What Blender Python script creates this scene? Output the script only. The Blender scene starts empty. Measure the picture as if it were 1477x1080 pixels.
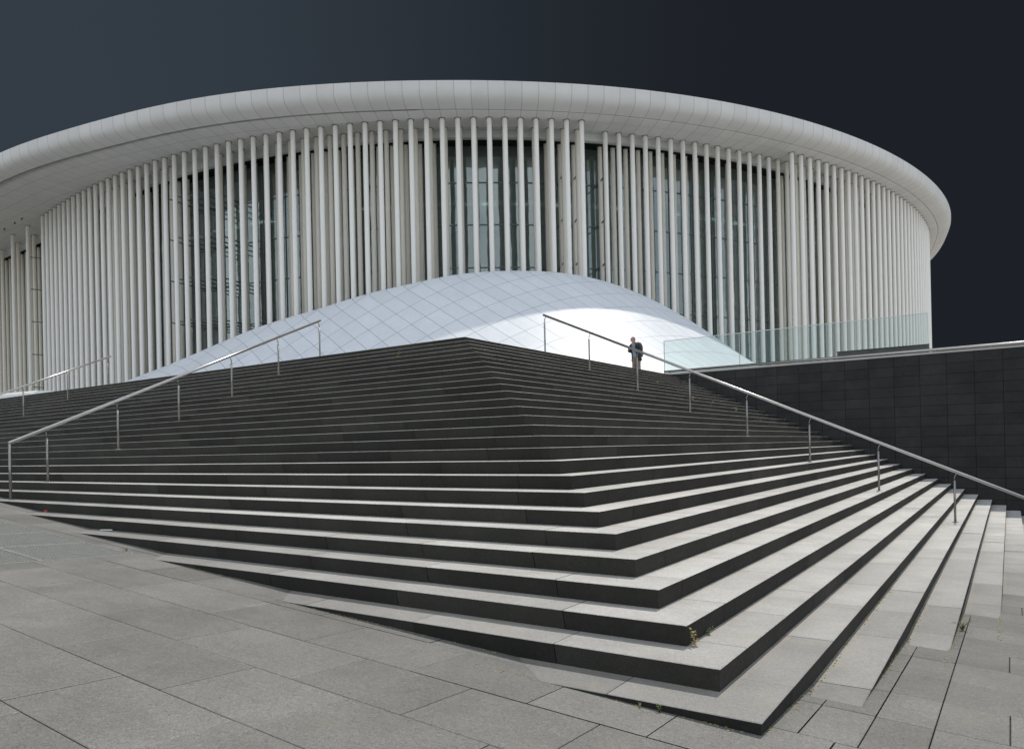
import bpy, bmesh, math, random
from mathutils import Vector, Matrix
random.seed(7)
S = bpy.context.scene
COL = S.collection
R = math.radians
pi = math.pi
# ------------------------------------------------------------------ site constants (metres)
RI, TR = 0.15, 0.33522            # riser, tread
X0, Y0 = -1.12271, 3.92359        # plan corner of the step whose nosing is z = 0
TOP = 27 * RI                     # terrace level
YW = 25.1                         # face of the retaining wall
CEN = (-54.0, 76.0)               # plan centre of the hall
LS = 0.455                          # shadow length per metre of height, along -y

# ------------------------------------------------------------------ helpers
def tag(o, label=None, cat=None, group=None, kind=None):
    if label: o['label'] = label
    if cat: o['category'] = cat
    if group: o['group'] = group
    if kind: o['kind'] = kind
    return o
def empty(name, loc=(0, 0, 0), rz=0):
    o = bpy.data.objects.new(name, None); COL.objects.link(o)
    o.location = loc; o.rotation_euler = (0, 0, rz); o.empty_display_size = .2
    return o
class MB:
    """collects faces of one mesh"""
    def __init__(s): s.v = []; s.f = []; s.m = []; s.t = []; s.uv = {}; s.sm = []
    def face(s, pts, m=0, tone=.5, smooth=False, uv=None):
        b = len(s.v); s.v += [tuple(p) for p in pts]
        s.f.append(tuple(range(b, b + len(pts)))); s.m.append(m); s.t.append(tone); s.sm.append(smooth)
        if uv: s.uv[len(s.f) - 1] = uv
    def box(s, x0, x1, y0, y1, z0, z1, m=0, tone=.5, M=None):
        p = [Vector((x, y, z)) for z in (z0, z1) for y in (y0, y1) for x in (x0, x1)]
        if M: p = [M @ q for q in p]
        for q in ((0, 2, 3, 1), (4, 5, 7, 6), (0, 1, 5, 4), (2, 6, 7, 3), (0, 4, 6, 2), (1, 3, 7, 5)):
            s.face([p[i] for i in q], m, tone)
    def tube(s, pts, r, n=10, m=0, caps=True, radii=None):
        pts = [Vector(p) for p in pts]; rings = []
        for i, p in enumerate(pts):
            d = (pts[min(i + 1, len(pts) - 1)] - pts[max(i - 1, 0)]).normalized()
            a = d.cross(Vector((0, 0, 1)))
            if a.length < 1e-3: a = Vector((1, 0, 0))
            a.normalize(); b = d.cross(a).normalized(); rr = radii[i] if radii else r
            rings.append([len(s.v) + k for k in range(n)])
            s.v += [tuple(p + rr * (a * math.cos(2 * pi * k / n) + b * math.sin(2 * pi * k / n))) for k in range(n)]
        for i in range(len(rings) - 1):
            for k in range(n):
                s.f.append((rings[i][k], rings[i + 1][k], rings[i + 1][(k + 1) % n], rings[i][(k + 1) % n]))
                s.m.append(m); s.t.append(.5); s.sm.append(True)
        if caps:
            for rg in (rings[0], rings[-1][::-1]):
                s.f.append(tuple(rg)); s.m.append(m); s.t.append(.5); s.sm.append(False)
    def build(s, name, mats, parent=None, weld=False):
        me = bpy.data.meshes.new(name)
        me.from_pydata(s.v, [], s.f)
        mats = mats if isinstance(mats, (list, tuple)) else [mats]
        for m in mats: me.materials.append(m)
        for i, p in enumerate(me.polygons):
            p.material_index = s.m[i]; p.use_smooth = s.sm[i]
        at = me.attributes.new('tone', 'FLOAT', 'FACE')
        at.data.foreach_set('value', s.t)
        if s.uv:
            uvl = me.uv_layers.new(name='panel')
            for i, p in enumerate(me.polygons):
                if i in s.uv:
                    for li, c in zip(p.loop_indices, s.uv[i]): uvl.data[li].uv = c
        if weld:
            bm = bmesh.new(); bm.from_mesh(me); bmesh.ops.remove_doubles(bm, verts=bm.verts, dist=1e-4)
            bm.to_mesh(me); bm.free()
        me.update()
        o = bpy.data.objects.new(name, me); COL.objects.link(o)
        if parent: o.parent = parent
        return o

# ------------------------------------------------------------------ materials
class NT:
    def __init__(s, name):
        s.mat = bpy.data.materials.new(name); s.mat.use_nodes = True
        s.t = s.mat.node_tree; s.b = s.t.nodes['Principled BSDF']; s.out = s.t.nodes['Material Output']
    def n(s, typ, **kw):
        x = s.t.nodes.new(typ)
        for k, v in kw.items():
            if k.startswith('i_'):
                x.inputs[int(k[2:]) if k[2:].isdigit() else k[2:].replace('_', ' ')].default_value = v
            else: setattr(x, k, v)
        return x
    def l(s, a, b): s.t.links.new(a, b)
    def math(s, op, a, b=None, c=None, clamp=False):
        x = s.t.nodes.new('ShaderNodeMath'); x.operation = op; x.use_clamp = clamp
        for i, q in enumerate((a, b, c)):
            if q is None: continue
            if isinstance(q, (int, float)): x.inputs[i].default_value = q
            else: s.l(q, x.inputs[i])
        return x.outputs[0]
    def mix(s, fac, a, b, blend='MIX'):
        x = s.t.nodes.new('ShaderNodeMix'); x.data_type = 'RGBA'; x.blend_type = blend
        for i, q in ((0, fac), (6, a), (7, b)):
            if isinstance(q, (int, float, tuple)): x.inputs[i].default_value = q
            else: s.l(q, x.inputs[i])
        return x.outputs[2]
    def noise(s, scale, detail=3, rough=.55, vec=None):
        x = s.n('ShaderNodeTexNoise'); x.inputs['Scale'].default_value = scale
        x.inputs['Detail'].default_value = detail; x.inputs['Roughness'].default_value = rough
        if vec is not None: s.l(vec, x.inputs['Vector'])
        return x.outputs['Fac']
    def ramp(s, fac, a, b, va=0., vb=1.):
        x = s.n('ShaderNodeMapRange'); x.inputs['From Min'].default_value = a; x.inputs['From Max'].default_value = b
        x.inputs['To Min'].default_value = va; x.inputs['To Max'].default_value = vb
        s.l(fac, x.inputs['Value']); return x.outputs[0]
    def pos(s): return s.n('ShaderNodeNewGeometry').outputs['Position']
def c4(r, g, b): return (r, g, b, 1)

def stone(name, col, tone_amp=.25, speck=.35, rough=.75, stain=.15, dust=None, bump=.25, bs=160, spec=.4, foot=None):
    m = NT(name); P = m.pos()
    at = m.n('ShaderNodeAttribute', attribute_name='tone')
    tone = m.ramp(at.outputs['Fac'], 0, 1, 1 - tone_amp, 1 + tone_amp)
    sp = m.ramp(m.noise(bs, 2, .7, P), .3, .7, 1 - speck, 1 + speck)
    sp2 = m.ramp(m.noise(38, 3, .65, P), .3, .7, 1 - speck * .35, 1 + speck * .35)
    st = m.ramp(m.noise(1.3, 5, .6, P), .3, .7, 1 - stain, 1 + stain)
    v = m.math('MULTIPLY', m.math('MULTIPLY', tone, sp), m.math('MULTIPLY', st, sp2))
    cc = m.n('ShaderNodeCombineXYZ')
    for i in range(3): m.l(v, cc.inputs[i])
    c = m.mix(1.0, c4(*col), cc.outputs[0], 'MULTIPLY')
    if dust:
        d = m.ramp(m.noise(3.1, 6, .7, P), .52, .72, 0, .45)
        c = m.mix(d, c, c4(*dust))
        w = m.ramp(m.noise(7.5, 4, .75, P), .70, .78, 0, .3)
        c = m.mix(w, c, c4(min(1, col[0] * 1.5), min(1, col[1] * 1.5), min(1, col[2] * 1.5)))
    if dust:
        for sc_, th, dk_ in ((2.3, .045, .55), (5.0, .05, 1.35)):
            vo = m.n('ShaderNodeTexVoronoi'); vo.inputs['Scale'].default_value = sc_; m.l(P, vo.inputs['Vector'])
            sepc = m.n('ShaderNodeSeparateColor'); m.l(vo.outputs['Color'], sepc.inputs[0])
            f = m.math('MULTIPLY', m.ramp(vo.outputs['Distance'], th * .7, th, 1, 0), m.ramp(sepc.outputs[0], .68, .70, 0, .7))
            c = m.mix(f, c, c4(min(1, col[0] * dk_), min(1, col[1] * dk_), min(1, col[2] * dk_)))
        mp = m.n('ShaderNodeMapping'); mp.inputs['Scale'].default_value = (.35, 1.1, 1); mp.inputs['Rotation'].default_value = (0, 0, .5); m.l(P, mp.inputs[0])
        f = m.ramp(m.noise(2.4, 6, .7, mp.outputs[0]), .55, .75, 0, .38)
        c = m.mix(f, c, c4(col[0] * .62, col[1] * .62, col[2] * .60))
    if foot:      # tan grit swept against the foot of the next riser
        su = m.n('ShaderNodeSeparateXYZ'); m.l(m.n('ShaderNodeUVMap', uv_map='panel').outputs[0], su.inputs[0])
        w_ = m.math('ADD', su.outputs[1], m.math('MULTIPLY', m.math('SUBTRACT', m.noise(9, 5, .7, P), .5), .35))
        f = m.math('MULTIPLY', m.ramp(w_, .13, .36, .75, 0), m.ramp(m.noise(30, 3, .7, P), .3, .6, .55, 1), clamp=True)
        c = m.mix(f, c, c4(*foot))
    m.l(c, m.b.inputs['Base Color'])
    m.l(m.ramp(m.noise(24, 3, .6, P), .3, .7, rough - .08, rough + .1), m.b.inputs['Roughness'])
    m.b.inputs['Specular IOR Level'].default_value = spec
    bp = m.n('ShaderNodeBump'); bp.inputs['Strength'].default_value = bump; bp.inputs['Distance'].default_value = .002
    m.l(m.noise(bs * .8, 3, .7, P), bp.inputs['Height']); m.l(bp.outputs[0], m.b.inputs['Normal'])
    return m.mat

M = {}
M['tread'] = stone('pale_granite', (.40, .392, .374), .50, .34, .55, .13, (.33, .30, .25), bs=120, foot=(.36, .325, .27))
M['riser'] = stone('shaded_granite', (.0300, .0298, .0250), .25, .3, .85, .2, (.032, .031, .027), bs=90, spec=.25)  # same stone as the treads, with shade painted into its colour
M['cut'] = stone('dark_joint', (.018, .018, .017), 0, .3, .9, .1)
M['paver'] = stone('grey_paver', (.168, .166, .156), .14, .42, .62, .16, (.20, .18, .15), bs=120)
M['grout'] = stone('grit_joint', (.035, .033, .028), 0, .6, .95, .3, (.16, .13, .09), bs=60)
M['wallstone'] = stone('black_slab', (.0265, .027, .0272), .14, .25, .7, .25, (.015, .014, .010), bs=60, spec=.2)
M['terrace'] = stone('pale_terrace', (.42, .41, .39), .05, .15, .7, .08)
M['ground'] = stone('ground_grit', (.16, .155, .145), .05, .3, .9, .2)

def plain(name, col, rough=.5, metal=0., noise=.05, scale=2.0, spec=.5, vstreak=False):
    m = NT(name); P = m.pos()
    if vstreak:
        mp = m.n('ShaderNodeMapping'); mp.inputs['Scale'].default_value = (1, 1, .04); m.l(P, mp.inputs[0]); P = mp.outputs[0]
    v = m.ramp(m.noise(scale, 5, .6, P), .3, .7, 1 - noise, 1 + noise)
    cc = m.n('ShaderNodeCombineXYZ')
    for i in range(3): m.l(v, cc.inputs[i])
    m.l(m.mix(1.0, c4(*col), cc.outputs[0], 'MULTIPLY'), m.b.inputs['Base Color'])
    m.b.inputs['Roughness'].default_value = rough; m.b.inputs['Metallic'].default_value = metal
    m.b.inputs['Specular IOR Level'].default_value = spec
    return m.mat
M['column'] = plain('white_painted_steel', (.80, .782, .735), .42, 0, .008, 2, .4, True)
M['column2'] = plain('shaded_painted_steel', (.75, .715, .635), .5, 0, .01, 2, .3, True)  # shade of the inner rows painted into a copy of the column colour
M['fascia'] = plain('fascia_paint', (.62, .63, .62), .55, 0, .05)
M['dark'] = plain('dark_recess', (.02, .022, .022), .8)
M['dark2'] = plain('open_joint', (.0025, .0025, .003), .9)
M['mullion'] = plain('grey_aluminium', (.16, .18, .18), .4, .6)
M['steel'] = plain('brushed_stainless', (.46, .455, .44), .30, 1., .06, 9)
M['post'] = plain('dull_stainless', (.26, .255, .24), .36, 1., .08, 9)
M['galv'] = plain('galvanised_steel', (.36, .365, .34), .6, .5, .12, 12)
M['interior'] = plain('interior_plaster', (.24, .27, .25), .8, 0, .35, .35)
M['slab'] = plain('interior_floor', (.42, .47, .44), .5)
M['stair_in'] = plain('interior_stair', (.42, .42, .38), .7)
_m = NT('lobby_lamp'); _m.b.inputs['Emission Color'].default_value = c4(.75, 1, .88); _m.b.inputs['Emission Strength'].default_value = 1.3
_m.l(_m.ramp(_m.noise(.8, 2, .6, _m.pos()), .50, .66, .0, .55), _m.b.inputs['Emission Strength']); M['lamp'] = _m.mat
M['kerb'] = plain('grey_green_kerb', (.075, .08, .07), .8, 0, .2, 3)
M['skin'] = plain('skin', (.42, .24, .18), .55)
M['hair'] = plain('grey_hair', (.20, .19, .18), .8, 0, .3, 40)
M['jacket'] = plain('dark_jacket', (.022, .024, .026), .85, 0, .3, 14)
M['shirt'] = plain('pale_blue_shirt', (.16, .24, .32), .85, 0, .15, 12)
M['trouser'] = plain('khaki_trousers', (.17, .14, .11), .9, 0, .2, 14)
M['shoe'] = plain('brown_shoe', (.03, .02, .015), .6)
M['pack'] = plain('black_nylon', (.018, .02, .019), .7, 0, .3, 20)
M['packg'] = plain('green_nylon', (.06, .085, .06), .8, 0, .2, 20)
M['leaf'] = plain('weed_leaf', (.10, .14, .035), .7, 0, .45, 30)
M['dryleaf'] = plain('dry_weed', (.30, .25, .11), .8, 0, .4, 30)
M['paper'] = plain('paper', (.75, .74, .70), .8)
M['red'] = plain('red_card', (.40, .03, .03), .6)

def panel_mat(name, col, wu, wv, dark=.35, rough=.4, spec=.4, ang=None, streak=False):
    """white cladding panels with open joints; joints follow the panel UVs"""
    m = NT(name)
    uv = m.n('ShaderNodeUVMap', uv_map='panel')
    sp = m.n('ShaderNodeSeparateXYZ'); m.l(uv.outputs[0], sp.inputs[0])
    def line(o, w):
        fr = m.math('FRACT', m.math('ADD', o, .5)); d = m.math('ABSOLUTE', m.math('SUBTRACT', fr, .5))
        return m.ramp(d, w * .5, w * 1.1, 1, 0)
    li = m.math('MAXIMUM', line(sp.outputs[0], wu), line(sp.outputs[1], wv))
    # each panel its own faint tone
    fl = m.n('ShaderNodeCombineXYZ')
    m.l(m.math('FLOOR', sp.outputs[0]), fl.inputs[0]); m.l(m.math('FLOOR', sp.outputs[1]), fl.inputs[1])
    wn = m.n('ShaderNodeTexWhiteNoise', noise_dimensions='2D'); m.l(fl.outputs[0], wn.inputs['Vector'])
    v = m.ramp(wn.outputs['Value'], 0, 1, .965, 1.03)
    v = m.math('MULTIPLY', v, m.ramp(m.noise(1.2, 5, .6, m.pos()), .3, .7, .965, 1.035))
    if streak:
        mp = m.n('ShaderNodeMapping'); mp.inputs['Scale'].default_value = (3, 3, .25); m.l(m.pos(), mp.inputs[0])
        v = m.math('MULTIPLY', v, m.ramp(m.noise(2.2, 5, .65, mp.outputs[0]), .3, .7, .95, 1.03))
    cc = m.n('ShaderNodeCombineXYZ')
    for i in range(3): m.l(v, cc.inputs[i])
    base = m.mix(1.0, c4(*col), cc.outputs[0], 'MULTIPLY')
    m.l(m.mix(li, base, c4(col[0] * dark, col[1] * dark, col[2] * dark)), m.b.inputs['Base Color'])
    m.b.inputs['Roughness'].default_value = rough; m.b.inputs['Specular IOR Level'].default_value = spec
    return m.mat
M['roofpanel'] = panel_mat('roof_edge_panels', (.61, .60, .575), .022, .018, .58, .5, .3)
M['shell'] = panel_mat('shell_panels', (.615, .645, .675), .020, .012, .42, .45, .35, streak=True)

def glass_mat(name, tint, gloss, transp, rough=.03, lighten=0.):
    m = NT(name); t = m.t
    tr = m.n('ShaderNodeBsdfTransparent'); tr.inputs[0].default_value = c4(*tint)
    gl = m.n('ShaderNodeBsdfGlossy'); gl.inputs['Roughness'].default_value = rough
    gl.inputs['Color'].default_value = c4(*gloss)
    lw = m.n('ShaderNodeFresnel'); lw.inputs['IOR'].default_value = 1.55
    nb = m.n('ShaderNodeBump'); nb.inputs['Strength'].default_value = .06; nb.inputs['Distance'].default_value = .3
    m.l(m.noise(.5, 2, .5, m.pos()), nb.inputs['Height']); m.l(nb.outputs[0], gl.inputs['Normal'])
    f = m.math('ADD', m.math('MULTIPLY', lw.outputs[0], 1.2), transp, clamp=True)
    mx = m.n('ShaderNodeMixShader'); m.l(f, mx.inputs[0]); m.l(tr.outputs[0], mx.inputs[1]); m.l(gl.outputs[0], mx.inputs[2])
    df = m.n('ShaderNodeBsdfDiffuse'); df.inputs['Color'].default_value = c4(.42, .50, .47)  # stands in for reflected light: pale diffuse tint lightens the dark panes
    m2 = m.n('ShaderNodeMixShader'); m2.inputs[0].default_value = lighten; m.l(mx.outputs[0], m2.inputs[1]); m.l(df.outputs[0], m2.inputs[2])
    m.l(m2.outputs[0], m.out.inputs['Surface']); t.nodes.remove(m.b)
    return m.mat
M['glass'] = glass_mat('facade_glass', (.45, .56, .52), (.62, .70, .68), .27, lighten=.22)
M['bglass'] = glass_mat('balustrade_glass', (.905, .95, .94), (.45, .5, .5), .0)

# ------------------------------------------------------------------ ground and pavement
def gz(x, y):
    xx = max(-24., min(3., x)); yy = max(-8., min(27., y))
    z = -.04986 * xx - .05945 * yy + .10235 + .000858 * xx * xx
    return z
g = MB()
NR = 64
rad = [0, 20, 60, 200, 700, 3000]
def gpt(r_, a):
    x, y = r_ * math.cos(a), r_ * math.sin(a)
    return (x, y, -2.6 - (0 if r_ < 30 else .002 * min(r_, 300)))
for i in range(len(rad) - 1):
    for k in range(NR):
        a, b = 2 * pi * k / NR, 2 * pi * (k + 1) / NR
        if i == 0: g.face([(0, 0, -2.6), gpt(rad[1], a), gpt(rad[1], b)])
        else: g.face([gpt(rad[i], a), gpt(rad[i + 1], a), gpt(rad[i + 1], b), gpt(rad[i], b)])
tag(g.build('ground', M['ground']), 'flat grey ground far around the square', kind='structure')

def bis(f, a, b):
    for _ in range(40):
        m_ = (a + b) / 2
        if (f(a) > 0) == (f(m_) > 0): a = m_
        else: b = m_
    return (a + b) / 2
XS = {k: bis(lambda x: gz(x, Y0 + k * TR) - k * RI, -23, X0 - k * TR) for k in range(0, 7)}
YS = {k: bis(lambda y: gz(X0 - k * TR, y) - k * RI, 3.0, 26) for k in range(-4, 0)}
def gz2(x, y):
    g_ = gz(x, y)
    k = math.floor((X0 - x) / TR + 1e-6)
    if k in YS and y > Y0 + k * TR and y >= YS[k] and g_ > k * RI - .008: return k * RI - .008
    k = math.floor((y - Y0) / TR + 1e-6)
    if k in XS and x < X0 - k * TR and x >= XS[k] and g_ > k * RI - .008: return k * RI - .008
    return g_
def near_end(x0, x1, y0, y1):
    for k, xs_ in XS.items():
        if x0 - .1 < xs_ + 1.2 and x1 > xs_ - .1 and y1 > Y0 + k * TR and y0 < Y0 + (k + 1) * TR: return True
    for k, ys_ in YS.items():
        xc = X0 - k * TR
        if x0 < xc and x1 > xc - TR and y1 > ys_ - .1 and y0 < ys_ + 1.2: return True
    return False
# bed under the pavers
pb = MB(); nx, ny = 46, 46
xs = [-40 + 60 * i / nx for i in range(nx + 1)]; ys = [-16 + 44 * j / ny for j in range(ny + 1)]
for i in range(nx):
    for j in range(ny):
        pb.face([(x, y, gz(x, y) - .026) for x, y in ((xs[i], ys[j]), (xs[i + 1], ys[j]), (xs[i + 1], ys[j + 1]), (xs[i], ys[j + 1]))])
for (a, b) in (((-40, -16), (20, -16)), ((20, -16), (20, 28)), ((-40, 28), (-40, -16))):
    pb.face([(a[0], a[1], -3.5), (b[0], b[1], -3.5), (b[0], b[1], gz(*b) - .014), (a[0], a[1], gz(*a) - .014)])
# slabs
GR = (-14.6, -8.72, 1.62, 4.62)      # opening taken by the grating
def slab(x0, x1, y0, y1, G=.0034):
    if x1 > GR[0] + .001 and x0 < GR[1] - .001 and y1 > GR[2] + .001 and y0 < GR[3] - .001:
        if x0 < GR[0] - .03: slab(x0, GR[0], y0, y1)
        if x1 > GR[1] + .03: slab(GR[1], x1, y0, y1)
        xa, xb = max(x0, GR[0]), min(x1, GR[1])
        if y0 < GR[2] - .03: slab(xa, xb, y0, GR[2])
        if y1 > GR[3] + .03: slab(xa, xb, GR[3], y1)
        return
    tn = random.random(); dz = random.uniform(-.0012, .0012)
    tx, ty = random.uniform(-.0008, .0008), random.uniform(-.0008, .0008)
    cx, cy = (x0 + x1) / 2, (y0 + y1) / 2; b = .004
    def pt(x, y, d): return (x, y, gz(x, y) + dz + tx * (x - cx) + ty * (y - cy) - d)
    o = [(x0 + G, y0 + G), (x1 - G, y0 + G), (x1 - G, y1 - G), (x0 + G, y1 - G)]
    q = [(x0 + G + b, y0 + G + b), (x1 - G - b, y0 + G + b), (x1 - G - b, y1 - G - b), (x0 + G + b, y1 - G - b)]
    if near_end(x0, x1, y0, y1):
        st_ = .045; nx_ = max(1, int((x1 - x0) / st_)); ny_ = max(1, int((y1 - y0) / st_))
        X_ = [x0 + G + (x1 - x0 - 2 * G) * i / nx_ for i in range(nx_ + 1)]; Y_ = [y0 + G + (y1 - y0 - 2 * G) * i / ny_ for i in range(ny_ + 1)]
        for i in range(nx_):
            for j in range(ny_):
                pb.face([(x, y, gz2(x, y)) for x, y in ((X_[i], Y_[j]), (X_[i + 1], Y_[j]), (X_[i + 1], Y_[j + 1]), (X_[i], Y_[j + 1]))], 1, tn)
        return
    pb.face([pt(*p, 0) for p in q], 1, tn)
    for i in range(4):
        j = (i + 1) % 4
        pb.face([pt(*o[i], .003), pt(*o[j], .003), pt(*q[j], 0), pt(*q[i], 0)], 1, tn)
        pb.face([pt(*o[i], .03), pt(*o[j], .03), pt(*o[j], .003), pt(*o[i], .003)], 1, tn * .5)
rows = [2.235 + .632 * i for i in range(-12, 40)]
fix = {0: [-6.35, -5.24, -4.0, -3.14, -2.15, -1.1], 1: [-6.0, -4.9, -3.65, -2.75, -1.87, -.9], 2: [-5.5, -4.3, -3.26, -2.35, -1.6],
       -1: [-5.9, -4.38, -3.3, -2.1]}
for ri, y0 in enumerate(rows):
    y1 = rows[ri + 1] if ri + 1 < len(rows) else y0 + .632
    r0 = ri - 12
    if y0 > 25: break
    if y0 < 4.1:
        xs_ = fix.get(r0, [])[:]
        if not xs_: xs_ = [random.uniform(-1.6, -1.0)]
        x = xs_[0]
        while x > -27: x -= random.choice((.78, .95, 1.1, 1.22, 1.35)); xs_.insert(0, x)
        if abs(y0 - 4.131) < .4 and y0 > 3.6: xs_ = [q for q in xs_ if q < -1.9] + [-1.13, -.69, -.385]
        x = xs_[-1]
        while x < 9: x += random.choice((.7, .8, .95)); xs_.append(x)
    else:
        if y0 > 6.2 and False: continue
        xs_ = [-.99 - .6, -.99, -.69, -.385]
        x = -.385
        off = random.uniform(.35, .6); x += off; xs_.append(x)
        while x < 9: x += random.choice((.55, .62, .9)); xs_.append(x)
        x = xs_[0]
        while x > -27: x -= random.choice((.78, .95, 1.1, 1.22)); xs_.insert(0, x)
    for a, b in zip(xs_[:-1], xs_[1:]):
        c = (a + b) / 2; cy = (y0 + y1) / 2
        # nothing to pave well inside the stair
        if cy > 6.4 and c < -1.9 and not (gz(c, cy) > (cy - Y0) / TR * RI - .5): continue
        slab(a, b, y0, y1)
tag(pb.build('pavement', [M['grout'], M['paver']]), 'grey granite slab pavement sloping up to the left in front of the stairs', kind='structure')

# terrace on which the hall stands
te = MB()
tx0, ty0 = X0 - 27 * TR, Y0 + 27 * TR
def sheet(x0, x1, y0, y1, z): te.face([(x0, y0, z), (x1, y0, z), (x1, y1, z), (x0, y1, z)])
sheet(-220, tx0 - TR + .06, ty0 + TR - .06, YW + .32, TOP - .004)
sheet(-220, 160, YW + .32, 260, TOP - .004)
for a, b in (((160, YW + .32), (160, 260)), ((-220, 260), (-220, ty0 + .3)), ((12, YW + .32), (160, YW + .32)), ((-220, ty0 + .28), (-62, ty0 + .28))):
    te.face([(a[0], a[1], -4), (b[0], b[1], -4), (b[0], b[1], TOP - .004), (a[0], a[1], TOP - .004)])
tag(te.build('terrace', M['terrace']), 'pale stone terrace at the head of the stairs', kind='structure')

# ------------------------------------------------------------------ the stairs
stairs = tag(empty('staircase', (X0, Y0, 0)), 'wide corner staircase with granite risers darkened by painted shade and pale granite treads', 'staircase')
IA = (.0, .006, .014, .045)   # inset of profile rows on the long flight: nosing bevel, riser foot
BEV = .006
def step(k):
    xc, yc, z = X0 - k * TR, Y0 + k * TR, k * RI
    m = MB(); back = TR + .10
    def tn(x, y):      # light falloff painted into the tone: stones darker near pavement level
        return min(.78, .10 + 1.05 * max(0, z - gz(x, y))) + random.uniform(-.09, .09)
    zb = z - RI - .03
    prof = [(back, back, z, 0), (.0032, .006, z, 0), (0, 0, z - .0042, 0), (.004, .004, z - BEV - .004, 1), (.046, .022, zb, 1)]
    def strip(rowpts, tone):
        # rowpts(ia, ib, z) -> list of points along the row
        rt2 = random.random()
        for a, b in zip(prof[:-1], prof[1:]):
            A, B = rowpts(a[0], a[1], a[2]), rowpts(b[0], b[1], b[2])
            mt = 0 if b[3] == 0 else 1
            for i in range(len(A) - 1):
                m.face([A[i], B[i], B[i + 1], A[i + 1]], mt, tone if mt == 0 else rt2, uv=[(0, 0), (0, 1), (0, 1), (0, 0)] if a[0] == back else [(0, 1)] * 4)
    G = .003
    ws, wa = (.0009, .0011)
    la, lb = random.uniform(.5, 1.3), random.uniform(.47, .8)
    # corner stone
    def jz(): return random.uniform(-.0008, .0008)
    d = jz(); t0 = tn(xc, yc)
    strip(lambda ia, ib, zz: [(xc - la + G, yc + ia, zz + d), (xc - ib, yc + ia, zz + d), (xc - ib, yc + lb - G, zz + d)], t0)
    # long flight, towards -x
    x = xc - la; xend = -62 if k > 4 else -30
    while x > xend:
        L = random.uniform(1.15, 1.75); d = jz(); o = random.uniform(-.0012, .0012); x2 = x - L
        strip(lambda ia, ib, zz: [(x2 + G, yc + ia + o, zz + d), (x - G, yc + ia + o, zz + d)], tn((x + x2) / 2, yc)); x = x2
    # short flight, towards the wall
    y = yc + lb; yend = YW + .02
    while y < yend:
        L = random.uniform(.95, 1.5); d = jz(); o = random.uniform(-.0012, .0012); y2 = min(y + L, yend)
        if yend - y2 < .3: y2 = yend
        strip(lambda ia, ib, zz: [(xc - ib + o, y + G, zz + d), (xc - ib + o, y2 - G, zz + d)], tn(xc, (y + y2) / 2)); y = y2
    # core seen down the open joints
    e = .012
    def core(rows_):
        for A, B in zip(rows_[:-1], rows_[1:]):
            for i in range(len(A) - 1): m.face([A[i], B[i], B[i + 1], A[i + 1]], 2, .5)
    core([[(xend, yc + ia, zz), (xc - ib, yc + ia, zz), (xc - ib, yend, zz)] for ia, ib, zz in ((back, back, z - e), (e, e, z - e), (.046 + e, .022 + e, zb))])
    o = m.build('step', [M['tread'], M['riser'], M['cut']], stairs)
    o.matrix_parent_inverse = Matrix.Translation((-X0, -Y0, 0))
    return o
for k in range(-8, 28): step(k)

# ------------------------------------------------------------------ retaining wall
wall = tag(empty('retaining_wall', (1, YW, 0)), 'black stone slab retaining wall closing the right side of the stairs', 'wall')
w = MB(); x = -10.62; pos0 = -.12
vx = sorted([-.12 + .70 * i for i in range(-14, 20)] + [-10.55])
rowsz = [TOP - .31 * i for i in range(0, 21)]
for a, b in zip(vx[:-1], vx[1:]):
    for z1 in rowsz[:-1]:
        z0 = z1 - .31; G = .005; o = random.uniform(-.0025, .0025); tn = random.random(); bb = .003
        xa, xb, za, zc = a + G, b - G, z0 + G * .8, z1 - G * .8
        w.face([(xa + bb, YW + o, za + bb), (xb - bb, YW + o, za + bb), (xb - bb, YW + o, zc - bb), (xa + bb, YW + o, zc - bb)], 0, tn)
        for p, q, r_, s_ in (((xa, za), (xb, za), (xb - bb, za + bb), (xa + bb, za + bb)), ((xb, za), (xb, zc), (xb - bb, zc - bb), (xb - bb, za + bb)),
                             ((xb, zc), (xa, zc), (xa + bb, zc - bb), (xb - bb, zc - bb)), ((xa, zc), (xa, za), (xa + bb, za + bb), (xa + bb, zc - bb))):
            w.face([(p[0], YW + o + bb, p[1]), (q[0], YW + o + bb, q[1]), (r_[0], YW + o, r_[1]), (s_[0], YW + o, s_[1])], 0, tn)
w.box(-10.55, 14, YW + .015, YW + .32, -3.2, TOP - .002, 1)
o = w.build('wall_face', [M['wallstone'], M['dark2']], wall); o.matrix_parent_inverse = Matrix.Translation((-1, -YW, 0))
cp = MB()
for i in range(9):
    a = -10.58 + 2.8 * i; cp.box(a + .003, a + 2.8 - .003, YW - .02, YW + .36, TOP + .002, TOP + .062, 0, random.random())
o = cp.build('coping', M['terrace'], wall); o.matrix_parent_inverse = Matrix.Translation((-1, -YW, 0))

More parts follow.
